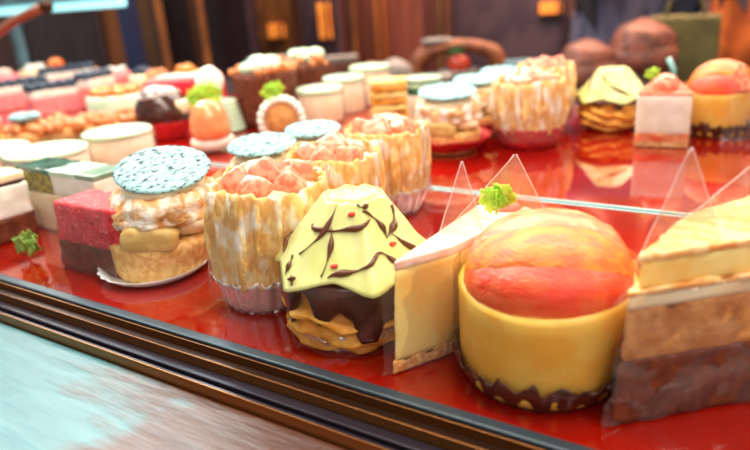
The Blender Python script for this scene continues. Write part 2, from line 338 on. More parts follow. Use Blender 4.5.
def shell_surf(seed,w,h):
    k=w/6.8; q=h/6.7
    def S(u,t,off=0):
        th=u*2*PI; n=6; a=(th+.35)%(2*PI/n)-PI/n; poly=math.cos(PI/n)/math.cos(a)
        pr=poly*(.55+.45*1)+.0
        r=(1.25+2.3*t)*k*(1+(poly-.93)*1.15)
        r*=1+.03*nfr(math.cos(th)*1.5,math.sin(th)*1.5,t,1.2,seed)
        z=(6.5-.05*math.sin(PI*t)-3.0*t-.22*t*t*math.cos(n*(th+.35)))*q+.1*nfr(math.cos(th)*2,math.sin(th)*2,t,1.5,seed+2)
        return (r+off)*math.cos(th),(r+off)*math.sin(th),z+off*.7
    return S
def choc_dome(x,y,label,w=6.8,h=6.7,seed=0,front=True,rz=0,foil='foil'):
    r=root('chocolate_draped_cake',label,'cake',x,y,0,face(x,y)+rz); k=w/6.8; q=h/6.7
    ruffle_cup(r,'foil_cup',2.3*k,2.9*k,1.0,M[foil],20,.12,seed,.2)
    def wob(px_,py_,pz):
        a=math.atan2(py_,px_); d=.20*math.sin(7*pz+5*nf(px_,py_,0,.6,seed)+3*a)+.30*nfr(px_,py_,pz,.8,seed); return (px_+d*math.cos(a),py_+d*math.sin(a),pz)
    MB().lathe([(.01,.2)]+[((2.6+.55*math.sin(PI*min(1,t*.9)))*k,(.2+3.0*t)*q) for t in [i/24 for i in range(25)]]+[(.01,3.25*q)],96,wob=wob).done('crepe_base',M['crepe'],r)
    def gn(u,v):
        th=u*2*PI; drip=max(0,nf(math.cos(th)*2.2,math.sin(th)*2.2,0,1.3,seed+5)+.05)*3.6+.15*abs(math.sin(5*th))+1.5*max(0,math.cos(th+1.3))**6
        if not front: drip*=.3
        low=3.2-min(2.3,drip); t=max(0,(v-.25)/.75)
        rr=3.2*v/.25 if v<.25 else 3.2+.12*math.sin(t*PI)-.05*t
        return (rr*k*math.cos(th),rr*k*math.sin(th),(3.55 if v<.25 else 3.5-(3.5-low)*t)*q+.04*nf(th*2,v*4,0,1,seed))
    MB().grid(120,16,gn,True).done('ganache_glaze',M['ganache'],r,thick=.14)
    S=shell_surf(seed,w,h)
    mb=MB().grid(120,20,lambda u,v:S(u,v),True); mb.grid(120,3,lambda u,v:(S(u,0)[0]*v,S(u,0)[1]*v,S(u,0)[2]*v+(6.6*q)*(1-v)),True)
    sh=mb.done('chocolate_shell',M['shell'],r,thick=.16)
    rnd=random.Random(seed+11)
    lines=[((.58,.30),(.70,.40),(.80,.22)),((.66,.04),(.655,.4),(.60,.62)),((.665,.3),(.69,.5),(.675,.9)),((.69,.92),(.74,.80),(.80,.60)),((.80,.60),(.83,.62),(.845,.95)),((.78,.10),(.86,.25),(.84,.50)),((.84,.50),(.90,.42),(.93,.15)),((.86,.45),(.90,.75),(.97,.9)),((.57,.72),(.58,.78),(.585,.92)),((.61,.82),(.615,.86),(.62,.93)),((.76,.02),(.79,.10),(.82,.04)),((.1,.1),(.2,.5),(.35,.8)),((.3,.15),(.4,.6),(.5,.85))]
    d=MB()
    for i,(a,b,c) in enumerate(lines):
        pts=[]
        for j in range(13):
            t=j/12; u=a[0]*(1-t)**2+2*b[0]*t*(1-t)+c[0]*t*t; v=a[1]*(1-t)**2+2*b[1]*t*(1-t)+c[1]*t*t; pts.append(S(u,v,.11))
        wd=(.16 if i%3==0 else .11)*k; ph=rnd.uniform(0,6)
        d.tube(pts,lambda t,wd=wd,ph=ph: wd*(.75+.5*math.sin(9*t+ph))*(.3+.7*math.sin(PI*min(.97,max(.03,t)))),8)
    d.done('chocolate_drizzle',M['drizzle'],sh)
    for (u,v) in ((.735,.14),(.70,.78),(.85,.6)):
        MB().blob(S(u,v,.12),(.16,.09,.1),.3,2,seed).done('berry_flake',M['strawberry'],sh)
    film_tube(r,3.05*k,.3,3.0,seed,.25,.2,'film_clear')
    return r
def grapefruit_dome(x,y,label,w=7.1,h=6.75,seed=0,lean=0.,group=None):
    r=root('grapefruit_mousse_cake',label,'cake',x,y,0,face(x,y)); k=w/7.1
    ruffle_cup(r,'paper_cup',3.0*k,3.62*k,1.25,M['brown_cup'],19,.09,seed,.3)
    q=(h-4.05)/2.7
    prof=[(.01,.2),(3.1,.2),(3.25,.6),(3.32,1.4),(3.38,2.4),(3.42,3.4),(3.44,3.9),(3.36,4.1),(3.1,4.12),(.01,4.12)]
    MB().lathe([(a*k,b) for a,b in prof],96,lambda th,z:1+.008*nfr(math.cos(th)*2,math.sin(th)*2,z*.6,1,seed),lambda th,rr,z:(0 if z<2 else .16*math.cos(th*2+.4))).done('yellow_mousse',M['mousse'],r)
    cols=['grape_red','grape_orange','grape_pink','grape_orange']; n=4; edges=[0,.20,.42,.70,1.]
    for i in range(n):
        def fn(u,v,i=i):
            # u across the segment (front to back), v along x
            al=PI*(edges[i]+(edges[i+1]-edges[i])*u); ph=PI*v; b=1+.05*math.sin(PI*u)-.03
            xx=-math.cos(ph)*3.2*k; rr=math.sin(ph)**.8
            yy=-math.cos(al)*3.25*k*rr*b; zz=math.sin(al)**.85*2.62*q*rr*b if 0<al<PI else 0
            g=.05*nfr(xx,yy*2,zz*2,1.4,seed+i)
            return (xx+g*.5,yy+g,4.0+zz+g)
        mb=MB().grid(16,40,fn); mb.grid(4,40,lambda u,v,i=i:tuple(Vector(fn(0,v,i)).lerp(Vector((-math.cos(PI*v)*3.*k,0,3.9)),u)))
        mb.done('grapefruit_segment',M[cols[i]],r)
    film_tube(r,3.58*k,1.0,4.7,seed,.16,.25,'film_clear')
    return r
def wedge(name,label,cat,poly,layers,parts=None,amp=.06,lean=(0,0),group=None,film=True,seed=0,pk=0):
    cx=sum(p[0] for p in poly)/len(poly); cy=sum(p[1] for p in poly)/len(poly)
    r=root(name,label,cat,cx,cy,0,0,group); P=[(p[0]-cx,p[1]-cy) for p in poly]
    for (nm,z0,z1,m,*ex) in layers:
        g=ex[0] if ex else 0; a=ex[1] if len(ex)>1 else amp
        PP=[(px_*(1+g),py_*(1+g)) for px_,py_ in P]
        MB().column(PP,z0,z1,max(3,int((z1-z0)/.3)),a,1.6,seed+int(z0*10),lean=lean).done(nm,M[m],r)
    return r,(cx,cy)
def film_sheet(parent,c,pts,amp=.1,seed=0,m='film_hazy',n=24):
    # pts: four world corners (bl, br, tr, tl)
    A=[Vector((p[0]-c[0],p[1]-c[1],p[2])) for p in pts]
    def fn(u,v):
        p=(A[0].lerp(A[1],u)).lerp(A[3].lerp(A[2],u),v); k=amp*nfr(p.x,p.y,p.z,.8,seed); return (p.x+k,p.y-k,max(.02,p.z+k*.5))
    return MB().grid(n,n,fn).done('plastic_wrap',M[m],parent)
# ---------------------------------------------------------------- FRONT ROW
S_=settle(puff_sandwich(-30.8,23.5,'front sugar-topped cream puff with banana piece on a white doily',6.3,6.6,1,tilt=(.25,.12)),.16)
settle(pastry_cup(-22.1,23.2,'front filo pastry cup with peach cubes in a silver foil cup',6.2,7.4,2),.10)
settle(choc_dome(-16.1,22.3,'pale green chocolate-draped cake with brown drizzle, in the front row',7.0,6.75,3),.07)
settle(grapefruit_dome(-7.15,22.5,'large grapefruit-topped yellow mousse cake in a brown cup, front row',6.95,6.8,4),.035)
# cheesecake slice: tip towards the rail
a=at(389,375); b=at(474,352)
tip=Vector((a.x,a.y)); dr=(Vector((b.x,b.y))-tip).normalized(); nl=Vector((-dr.y,dr.x))
poly=[Vector(q) for q in ((-12.35,19.5),(-10.95,21.9),(-9.5,27.4),(-12.0,28.2))]
r,c=wedge('cheesecake_slice','cream yellow cheesecake slice with pink top between drizzled and grapefruit cakes','cake',[(p.x,p.y) for p in poly],
  [('crumb_base',.05,.6,'crumb',.02,.2),('cheese_filling',.55,4.7,'cheese',0,.05),('pink_glaze',4.7,5.1,'pinkglaze',.005,.03)],lean=(.06,0))
t0=Vector((tip.x-c[0],tip.y-c[1]))
e=Vector((-10.7-c[0],26.6-c[1]))
MB().blob((e.x+.3,e.y+.6,4.75),(.9,.9,.7),.05,1,3).done('strawberry_half',M['strawberry'],r)
W=lambda p,q:aty(p[0],p[1],q)
sp=aty(496,204,25.2); o=sprig(r,(sp.x-c[0],sp.y-c[1],sp.z-.0),1.0,5,n=4)
def tri_film(parent,c,P,seed,m='film_peak',amp=.05):
    A=[Vector((p[0]-c[0],p[1]-c[1],p[2])) for p in P]
    def fn(u,v):
        p=A[0].lerp(A[1],u).lerp(A[2],v*.985); k=amp*nfr(p.x,p.y,p.z,.8,seed); return (p.x+k,p.y-k,p.z)
    o=MB().grid(16,24,fn).done('plastic_wrap',M[m],parent)
    e=MB()
    for u in (0,1): e.tube([fn(u,j/16) for j in range(17)],.022,6)
    e.done('film_rim',M['film_rim'],o)
    return o
tri_film(r,c,[aty(430,262,22.6),aty(486,240,24.),aty(462,160,23.6)],1)
tri_film(r,c,[aty(424,256,25.),aty(560,240,27.),aty(516,153,26.6)],2)
film_sheet(r,c,[(-12.6,19.2,.05),(-10.7,21.7,.05),(-10.5,21.7,4.9),(-12.4,19.2,4.9)],.05,3,'film')
# layered chocolate slice at the right
a=at(612,424); b=at(750,398)
tip=Vector((a.x,a.y)); dr=(Vector((b.x,b.y))-tip).normalized(); nl=Vector((-dr.y,dr.x))
tip=Vector((-3.75,20.1)); poly=[tip,tip+dr*11,Vector((1.2,31.5)),Vector((-2.9,25.0))]
r,c=wedge('chocolate_layer_slice','layered coffee and chocolate cream slice in plastic wrap at right edge','cake',[(p.x,p.y) for p in poly],
  [('chocolate_base',.05,2.55,'brown_sponge',.03,.12),('coffee_sponge',2.5,4.5,'coffee',0,.24),('cream_layer',4.5,5.0,'cream',.0,.1),('crepe_sheet',5.0,5.2,'wedge_top',.02,.12),('pale_cream_layer',5.2,6.15,'cheese',-.06,.1),('golden_crust',6.15,6.4,'wedge_top',-.04,.16)],lean=(.03,.02))
film_sheet(r,c,[(tip.x-.3,tip.y-.3,.05),(tip.x+dr.x*11,tip.y+dr.y*11-.35,.05),(tip.x+dr.x*11,tip.y+dr.y*11-.1,5.2),(tip.x+.2,tip.y-.1,5.2)],.3,8,'film')
film_sheet(r,c,[(tip.x-.2,tip.y-.3,4.9),(tip.x+dr.x*11,tip.y+dr.y*11-.3,5.2),(tip.x+dr.x*10+nl.x*4,tip.y+dr.y*10+nl.y*4,6.7),(tip.x+.9,tip.y+4.5,6.6)],.2,9,'film')
tri_film(r,c,[aty(636,262,22.),aty(720,232,23.6),aty(692,146,23.)],4)
tri_film(r,c,[aty(650,250,24.),aty(790,220,26.),aty(780,140,25.6)],6)
# red mousse slice
a=at(62,266); b=at(118,282)
r,c=wedge('raspberry_mousse_slice','bright red raspberry mousse slice with brown sponge base left of puff','cake',[(a.x,a.y),(a.x+5.9,a.y+.1),(a.x+5.9,a.y+2.8),(a.x,a.y+2.8)],
  [('brown_sponge_base',.05,1.9,'brown_sponge',0,.1),('red_mousse',1.8,4.3,'redmousse',0,.1)],lean=(.14,0))
film_sheet(r,c,[(a.x-.2,a.y-.25,.05),(a.x+5.9,a.y-.25,.05),(a.x+5.9,a.y-.2,4.5),(a.x-.2,a.y-.2,4.5)],.14,5,'film')
# green tea slice behind it
a=at(24,268)
X0,Y0=-47.6,24.6
r=root('green_tea_slice','green-glazed layered slice with mint and grey-green top beside the red slice','cake',X0+5,Y0+1.7)
for nm,x0,x1,z0,z1,m in (('cream_layer',-4.6,4.6,.05,2.9,'cream'),('green_sponge_layer',-4.4,-.4,2.9,4.3,'green_sponge'),('cream_block',-.35,4.6,2.9,4.3,'white_cream'),('green_glaze',-4.6,-.5,4.3,4.65,'green_glaze'),('mint_glaze',-.45,2.4,4.3,4.65,'mint'),('grey_green_glaze',2.45,4.6,4.3,4.65,'greygreen')):
    MB().column([(x0,-1.4),(x1,-1.4),(x1,1.4),(x0,1.4)],z0,z1,6,.05,1.5,3,round_=.12).done(nm,M[m],r)
film_sheet(r,(X0+5,Y0+1.7),[(X0+.1,Y0-.25,.05),(X0+9.8,Y0-.25,.05),(X0+9.8,Y0-.2,4.8),(X0+.1,Y0-.2,4.8)],.1,7,'film')
for i,(px_,py_) in enumerate(((27,256),(40,258),(33,250))):
    p=at(px_,py_+4); sprig(r,(p.x-X0-5,p.y-Y0-1.7-.2,.9),1.0,i+3,'dleaf')
# far left slice
a=at(-14,254)
r,c=wedge('cream_slice','pale cream slice with brown base cut by the left photo edge','cake',[(a.x-7,a.y-.3),(a.x-.6,a.y+.3),(a.x-.4,a.y+4.2),(a.x-7,a.y+4.2)],
  [('brown_base',.05,1.7,'brown_sponge',0,.12),('cream_layer',1.7,3.9,'white_cream',0,.12),('chocolate_band',3.9,4.15,'choc',-.02,.05),('cream_top',4.15,4.7,'cream',0,.08)])
film_sheet(r,c,[(a.x-7,a.y-.5,.05),(a.x-.2,a.y+.1,.05),(a.x-.2,a.y+.1,4.9),(a.x-7,a.y-.5,4.9)],.15,8,'film')
# columns behind the front row
puff_sandwich(-29.6,32.2,'middle cream puff with blue-white sugar top, directly behind the front puff',5.4,6.2,5,tilt=(.1,.05))
puff_sandwich(-30.3,38.8,'rearmost of three sugar-topped cream puffs before the edge strip',5.0,5.8,6,tilt=(.08,.03))
pastry_cup(-23.0,31.2,'filo pastry with peach cubes standing second in its front column',6.0,6.9,7)
pastry_cup(-23.3,38.0,'filo pastry with peach cubes, rearmost before the glass edge strip',6.0,7.0,8)
def mousse_round(x,y,label,w,h,seed=0,m1='mint_white',m2='panna',lid=.5,group=None):
    r=root('round_white_mousse',label,'cake',x,y,0,face(x,y),group); R=w/2
    MB().lathe([(.01,.05),(R*.95,.05),(R*.97,.3),(R*.96,h-lid-.1),(R*.9,h-lid),(.01,h-lid)],56,lambda th,z:1+.01*nf(math.cos(th)*2,math.sin(th)*2,z,1,seed)).done('mousse_body',M[m2],r)
    MB().lathe([(.01,h-lid),(R*.96,h-lid),(R,h-lid+.1),(R,h-.12),(R*.95,h),(.01,h+.02)],56).done('white_glaze_top',M[m1],r)
    film_tube(r,R*1.04,.1,h-.3,seed,.06,.1,'film_clear')
    return r
mousse_round(-62.2,30.9,'white-topped round mousse cut off by the left photo edge',7,3.6,1)
mousse_round(-55.2,32.2,'white-topped round mousse standing left of the foremost one by the puff',7.1,3.7,2)
mousse_round(-55.2,39.8,'white-topped round mousse nearest the dark muffin and peach jelly',6.6,3.8,3)
# peach jelly with shell cream
r=root('peach_jelly_dessert','shiny peach jelly dome on white cream behind the front puff','dessert',-50.6,47.6,0,face(-50.6,47.6))
MB().blob((0,0,1.2),(2.3,2.,1.15),.05,1,2).done('cream_base',M['white_cream'],r)
MB().lathe([(.01,1.6),(2.,1.6),(2.1,2.6),(1.9,3.9),(1.4,4.9),(.7,5.4),(.01,5.5)],40,lambda th,z:1+.06*nf(math.cos(th)*2,math.sin(th)*2,z,1,3)).done('peach_jelly',M['jelly'],r)
# ---------------------------------------------------------------- REAR ROW: mirror reflections of the cakes, built as solid copies
def rp(px_,py_): p=at(px_,py_); return p.x,p.y
puff_sandwich(-26.9,55.2,'mirrored sugar-topped cream puff in red ruffled cup, nearest behind the edge strip',6.4,6.1,21,'red',(.12,.04))
puff_sandwich(-27.3,62.8,'mirrored rear cream puff, second behind the strip beside red-cupped filo pastry',5.5,6.1,22,'red',(.08,.02))
puff_sandwich(-27.2,69.6,'mirrored rearmost small sugar-topped cream puff behind the red-cupped filo pastry',5.6,6.0,23,'red',(.08,.02))
pastry_cup(-20.5,59.4,'mirrored rear filo pastry with pink peach in a red pleated cup',6.8,7.1,24,'red_cup')
pastry_cup(-21.3,66.6,'mirrored rearmost filo pastry half hidden beside the rear drizzled cake',5.8,7.6,25,'red_cup')
choc_dome(-15.0,68.6,'small mirrored rear yellow-green chocolate-draped cake at the dark back edge',7.0,6.1,26,False,2.2,'red_cup')
def berry_slice(x,y,label,w,h,rz=0):
    r=root('strawberry_cream_slice',label,'cake',x,y,0,face(x,y)+rz); W=w/2
    B=lambda nm,z0,z1,m,g=0,a=.06: MB().column([(-W-g,-2.2),(W+g,-2.2),(W*.5,5),(-W*.5,5)],z0,z1,6,a,1.5,2).done(nm,M[m],r)
    B('sponge_base',.05,.5,'crumb'); B('berry_layer',.5,1.3,'grape_pink',0,.2); B('white_mousse',1.25,h-.5,'white_cream'); B('pink_glaze',h-.5,h-.2,'peach')
    MB().blob((-.1,-.8,h+.3),(1.2,1.2,.95),.06,1,2,20).done('strawberry',M['peach'],r)
    sprig(r,(-1.1,-1.,h+1.1),.8,4)
    film_sheet(r,(0,0),[(-W-.3,-2.5,.05),(W+.3,-2.5,.05),(W+.2,-2.45,h),(-W-.2,-2.45,h)],.1,3,'film_clear')
    return r
berry_slice(-9.3,63.2,'mirrored white strawberry slice with green sprig left of rear grapefruit cake',4.5,5.1)
grapefruit_dome(-5.3,68.2,'smaller mirrored grapefruit-topped yellow cake in the rear row at right',6.2,6.9,31)
r,c=wedge('cream_layer_slice','mirrored rear cream and caramel slice wrapped in film at the right edge','cake',[rp(731,138),rp(780,138),rp(784,122),rp(733,122)],
  [('chocolate_base',.05,1.6,'brown_sponge',0,.12),('caramel_layer',1.6,3.3,'wedge_top',0,.08),('cream_layer',3.3,4.6,'white_cream',0,.08),('caramel_top',4.6,5.0,'wedge_top',0,.08)])
pp=[aty(722,92,66),aty(756,92,66),aty(741,62,66)]
A=[Vector((p.x-c[0],p.y-c[1],p.z)) for p in pp]
MB().grid(6,8,lambda u,v:tuple(A[0].lerp(A[1],u).lerp(A[2],v*.97))).done('peach_film_peak',M['peach'],r,thick=.15)
film_sheet(r,c,[(*rp(722,142),.05),(*rp(775,142),.05),(*rp(775,141),5.5),(*rp(722,141),5.5)],.3,8,'film')
# rear white rounds, yellow roll, green layered round
x,y=rp(322,121); mousse_round(x,y,'mirrored rear white round mousse, foremost of three beside the scalloped cake',5.7,4.2,4,lid=.7)
x,y=rp(346,111); mousse_round(x,y,'mirrored rear white round mousse standing between its two neighbours',5.4,4.6,5,lid=.7)
x,y=rp(372,103); mousse_round(x,y,'tallest-looking mirrored rear white round mousse next to yellow crepe stack',5.6,5.2,6,lid=.7)
def crepe_stack(px_,py_,label,w,h):
    x,y=rp(px_,py_); r=root('crepe_stack_cake',label,'cake',x,y,0,face(x,y)); W=w/2
    n=7
    for i in range(n):
        MB().column([(-W,-W*.9),(W,-W*.9),(W,W*.9),(-W,W*.9)],.1+i*(h-.5)/n,.1+(i+.86)*(h-.5)/n,2,.14,1.,i,round_=.5).done('crepe_layer',M['crepe' if i%2==0 else 'cheese'],r)
    MB().column([(-W,-W*.9),(W,-W*.9),(W,W*.9),(-W,W*.9)],h-.55,h,3,.08,1.,9,round_=.5).done('custard_top',M['cheese'],r)
    return r
crepe_stack(391,128,'mirrored yellow folded crepe stack right of the rear white rounds',4.0,5.5)
x,y=rp(425,121); r=root('green_layer_cake','small mirrored round green and white layered cake behind the rear puff','cake',x,y,0,face(x,y))
for nm,z0,z1,m in (('cream_body',.05,3.3,'white_cream'),('dark_green_layer',3.3,4.1,'green_glaze'),('mint_layer',4.1,4.5,'mint'),('green_band',4.5,4.75,'green_glaze'),('mint_top',4.75,5.2,'mint')):
    MB().lathe([(.01,z0),(2.1,z0),(2.15,z0+.08),(2.15,z1-.08),(2.1,z1),(.01,z1)],40).done(nm,M[m],r)
# heart-faced scalloped cake
x,y=rp(284,140); r=root('scalloped_roll_cake','mirrored brown-faced roll cake with scalloped white border and green sprig','cake',x,y,0,face(x,y))
MB().blob((0,0,2.35),(2.1,2.,2.3),.04,1,1,28).done('brown_sponge_face',M['coffee'],r)
mb=MB()
for i in range(15):
    a=-.6+i*(PI+1.2)/14; mb.blob((2.15*math.cos(a),-.5,max(.5,2.35+2.25*math.sin(a))),(.48,1.2,.48),.05,1,i,12)
mb.done('piped_cream_border',M['white_cream'],r); sprig(r,(-.6,-.9,5.2),1.5,7,n=4)
# tall chocolate cups with cream and nuts
def choc_nut(px_,py_,label,w,h,seed):
    x,y=rp(px_,py_); r=root('chocolate_nut_cake',label,'cake',x,y,0,face(x,y)); R=w/2
    def fn(u,v):
        th=u*2*PI; rr=R*(.86+.14*v)+.16*math.sin(20*th)+.1*nfr(math.cos(th)*2,math.sin(th)*2,v,1,seed); return (rr*math.cos(th),rr*math.sin(th),.05+(h-1.4)*v)
    MB().grid(160,8,fn,True,True,True).done('chocolate_cup',M['brown_sponge'],r)
    rnd=random.Random(seed); mb=MB()
    for i in range(34):
        a=rnd.uniform(0,2*PI); rr=R*rnd.uniform(.55,1.02); s=rnd.uniform(.35,.6)
        mb.blob((rr*math.cos(a),rr*math.sin(a),h-1.35+rnd.uniform(-.3,.7)),(s,s,s),.2,1.5,i,10)
    o=mb.done('caramel_nut_ring',M['nut'],r); o['kind']='stuff'
    mb=MB()
    for i in range(9):
        a=rnd.uniform(0,2*PI); rr=R*rnd.uniform(0,.65); mb.blob((rr*math.cos(a),rr*math.sin(a),h-.6+rnd.uniform(-.2,.4)),(1.35,1.35,.85),.12,1,i,14)
    mb.done('whipped_cream',M['mint_white'],r)
    return r
choc_nut(270,123,'tall mirrored dark chocolate cake with cream and caramel nuts above the scalloped roll',7.6,7.8,1)
choc_nut(304,107,'mirrored caramel nut cake with cream top behind the rear white rounds',7.4,7.4,2)
# cream ball with sprig and shell
x,y=rp(219,132); r=root('cream_choux_dessert','mirrored cream ball with bright green sprig and scalloped white shell','dessert',x,y,0,face(x,y))
mb=MB()
for i in range(6): mb.lathe([(.01,.1+i*.62),(2.2-.12*i,.1+i*.62),(2.4-.14*i,.42+i*.62),(2.1-.12*i,.72+i*.62),(.01,.72+i*.62)],40,lambda th,z:1+.05*math.sin(14*th),c=(.9,0))
mb.done('scalloped_cream_shell',M['mint_white'],r)
MB().blob((-.2,.3,6.0),(1.7,1.7,1.8),.1,1,3,24).done('cream_ball',M['white_cream'],r)
MB().lathe([(.01,3.5),(1.3,3.5),(1.2,4.8),(.01,5.)],24,c=(-.2,.3)).done('cream_neck',M['white_cream'],r)
sprig(r,(-1.1,-1.8,3.9),2.4,9,n=5)
# chocolate muffin
def muffin(px_,py_,label,k=1.,seed=0):
    x,y=rp(px_,py_); r=root('chocolate_muffin',label,'muffin',x,y,0,face(x,y))
    ruffle_cup(r,'paper_cup',2.1*k,3.*k,2.0*k,M['red_cup'],24,.12,seed,.1)
    MB().lathe([(a*k,b*k) for a,b in [(.01,.2),(2.1,.2),(2.8,1.9),(3.1,2.3),(3.15,3.2),(2.8,4.1),(2.1,4.9),(1.1,5.3),(.01,5.4)]],48,lambda th,z:1+.04*nfr(math.cos(th)*2,math.sin(th)*2,z,1,seed)).done('muffin_body',M['choc'],r)
    MB().blob((-.3*k,-.2*k,4.9*k),(2.2*k,2.*k,.85*k),.25,1.6,seed,28).done('powdered_crumb_top',M['powder_choc'],r)
    MB().blob((2.*k,-1.6*k,3.5*k),(1.1*k,1.*k,.75*k),.06,1,seed,16,sq=.5).done('cream_block',M['cream'],r)
    return r
muffin(168,137,'mirrored dark chocolate muffin with powdered top in a red cup',1.05,3)
# red and pink cake behind muffin
x,y=rp(187,109); r=root('pink_berry_cake','mirrored hot pink square cake with white stripe behind the chocolate muffin','cake',x,y,0,face(x,y)-.35)
MB().column([(-5,-3),(5.2,-3),(5.2,4),(-5,4)],.05,4.4,8,.06,1,1,round_=.3).done('hot_pink_glaze_body',M['hotpink'],r)
MB().column([(-4.6,-2.7),(4.9,-2.7),(4.9,3.7),(-4.6,3.7)],4.4,4.8,3,.06,1,1,round_=.3).done('pink_top',M['pinkmousse'],r)
MB().column([(-3.6,-1.),(3.,-1.6),(3.4,.6),(-3,1.3)],4.8,5.1,3,.08,1,1,round_=.3).done('white_cream_stripe',M['white_cream'],r)
# white round low cake left of the muffin
x,y=rp(120,118); r=root('nut_edged_cheesecake','low mirrored white cake with golden fruit piled on it left of muffin','cake',x,y,0,face(x,y))
MB().lathe([(.01,.05),(3.9,.05),(4,.4),(4,3.2),(3.7,3.5),(.01,3.5)],48).done('white_body',M['mint_white'],r)
rnd=random.Random(4)
for i in range(9):
    a=i*2*PI/9; MB().blob((2.6*math.cos(a),2.6*math.sin(a),3.9),(1.1,1.1,.7),.1,1,i,12).done('golden_fruit_piece',M['grape_orange'],r)
# blueberry slices
def blueberry_slice(px_,py_,label,w=8,h=3.6,rz=0,seed=0,d=3.,n=6):
    x,y=rp(px_,py_); r=root('blueberry_slice',label,'cake',x,y,0,face(x,y)+rz,'blueberry slices at the far left'); W=w/2
    MB().column([(-W,-d/2),(W,-d/2),(W,d/2),(-W,d/2)],.05,h*.72,4,.08,1,seed,round_=.4).done('pink_mousse',M['pinkmousse'],r)
    MB().column([(-W,-d/2),(W,-d/2),(W,d/2),(-W,d/2)],h*.72,h,4,.12,1,seed,round_=.4).done('cream_top',M['white_cream'],r)
    for i in range(n):
        for j in range(2):
            xx=-W+.6+(2*W-1.2)*i/(n-1); MB().blob((xx,-d/4+j*d/2,h+.42),(.85,.85,.8),.03,1,i,12).done('blueberry',M['blueberry'],r)
    return r
blueberry_slice(62,112,'mirrored pink blueberry slice nearest the caramel nuts',9,3.8,.35,1)
blueberry_slice(100,106,'smaller mirrored pink blueberry slice beside the low white fruit-topped cake',6.5,4.6,.9,2,n=5)
blueberry_slice(22,108,'mirrored blueberry slice at the left photo edge',9.5,3.8,.3,3)
blueberry_slice(72,92,'mirrored blueberry slice in the far row behind its pink neighbours',10,4.0,.3,4)
# low caramel nut cakes
def nut_cake(px_,py_,label,R,h,seed,top=None):
    x,y=rp(px_,py_); r=root('caramel_nut_tart',label,'tart',x,y,0,face(x,y),'caramel nut tarts at the left')
    MB().lathe([(.01,.05),(R*.9,.05),(R,h*.5),(R*.95,h*.6),(.01,h*.65)],40).done('tart_base',M['tart'],r)
    rnd=random.Random(seed); mb=MB()
    for i in range(44):
        a=rnd.uniform(0,2*PI); rr=R*math.sqrt(rnd.uniform(0,.95)); s=rnd.uniform(.5,.85)
        mb.blob((rr*math.cos(a),rr*math.sin(a),h*.55+rnd.uniform(.2,1.)*(1.3-rr/R)),(s,s*.8,s),.2,1.5,i,10)
    o=mb.done('caramel_nuts',M['nut'],r); o['kind']='stuff'
    if top: MB().blob((0,0,h+.4),(R*.75,R*.7,.6),.08,1,seed,24).done('sugar_top',M[top],r)
    return r
nut_cake(132,134,'caramel nut tart just left of the chocolate muffin',2.5,3.1,1)
nut_cake(99,137,'caramel nut tart between two other nut tarts',2.5,3.0,2)
nut_cake(65,141,'caramel nut tart above the front white rounds',2.5,3.0,3)
nut_cake(32,146,'caramel nut tart partly topped with pale sugar near left edge',2.5,3.1,4,'sugar')
nut_cake(-8,151,'caramel nut tart cut by the left photo edge',2.5,3.1,5,'sugar')
# far left far row small cakes
for i,(px_,py_,m,m2,lab,w,h) in enumerate([(60,82,'crepe','grape_orange','small far mirrored cake with a round orange fruit on top',5,3.4),(2,88,'pinkmousse','pinkglaze','far mirrored pink mousse cake touching the left photo edge',8,3.5),(36,82,'cream','white_cream','far mirrored cream cake next to the orange-topped one',6,3.6),(92,86,'tart','nut','far mirrored golden tart behind the small blueberry slice',6,3.2),(118,84,'pinkmousse','white_cream','far mirrored pale pink cake behind the golden one',6,3.0),(160,98,'tart','nut','far mirrored brown nut-topped cake above the pink cake',5,4.4),(192,96,'tart','grape_orange','far mirrored tart with orange fruit above the hot pink cake',5,5.2),(146,92,'cream','blueberry','far mirrored cream cake with dark berries left of the pink one',5,4.)]):
    x,y=rp(px_,py_); r=root('fruit_topped_cake',lab,'cake',x,y,0,face(x,y)); R=w/2
    MB().lathe([(.01,.05),(R*.95,.05),(R,.4),(R,h*.7),(R*.9,h*.8),(.01,h*.8)],32).done('cake_body',M[m],r)
    mb=MB(); rnd=random.Random(i)
    if i==0: mb.blob((0,0,h+.6),(R*.7,R*.7,R*.55),.04,1,1,20)
    else:
        for j in range(8): a=rnd.uniform(0,6.28); rr=R*.6*rnd.random(); mb.blob((rr*math.cos(a),rr*math.sin(a),h*.85+rnd.random()*.5),(.9,.9,.7),.15,1,j,12)
    mb.done('fruit_topping',M[m2],r)
# ---------------------------------------------------------------- BEHIND THE SHELF
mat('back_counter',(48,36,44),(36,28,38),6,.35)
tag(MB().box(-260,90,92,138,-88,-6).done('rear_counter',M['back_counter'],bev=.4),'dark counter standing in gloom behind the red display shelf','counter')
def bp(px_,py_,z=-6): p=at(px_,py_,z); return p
mat('loaf',(150,84,46),(120,62,34),30,.6,.4,80); mat('greycream',(150,142,136),(130,124,120),30,.6,.2,60); mat('bun',(150,82,62),(112,62,50),40,.5,.4,80)  # reflections in the front glass, built as solid cakes in muted colours
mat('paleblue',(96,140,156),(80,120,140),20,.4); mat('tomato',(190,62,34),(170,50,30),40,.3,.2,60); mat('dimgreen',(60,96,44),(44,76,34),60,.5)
p=bp(458,80); r=root('arched_bread_loaf','reflected arched brown loaf standing in the dim back behind the puffs','bread',p.x,p.y,-6,face(p.x,p.y))
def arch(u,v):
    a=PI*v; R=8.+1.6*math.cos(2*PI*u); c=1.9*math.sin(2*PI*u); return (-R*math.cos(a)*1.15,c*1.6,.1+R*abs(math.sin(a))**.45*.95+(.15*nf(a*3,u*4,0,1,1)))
MB().grid(20,50,arch,True,True,True).done('loaf_crust',M['loaf'],r); MB().blob((-4.4,-.6,9.0),(4.,2.,.8),.1,1,2,24).done('powder_dusting',M['greycream'],r)
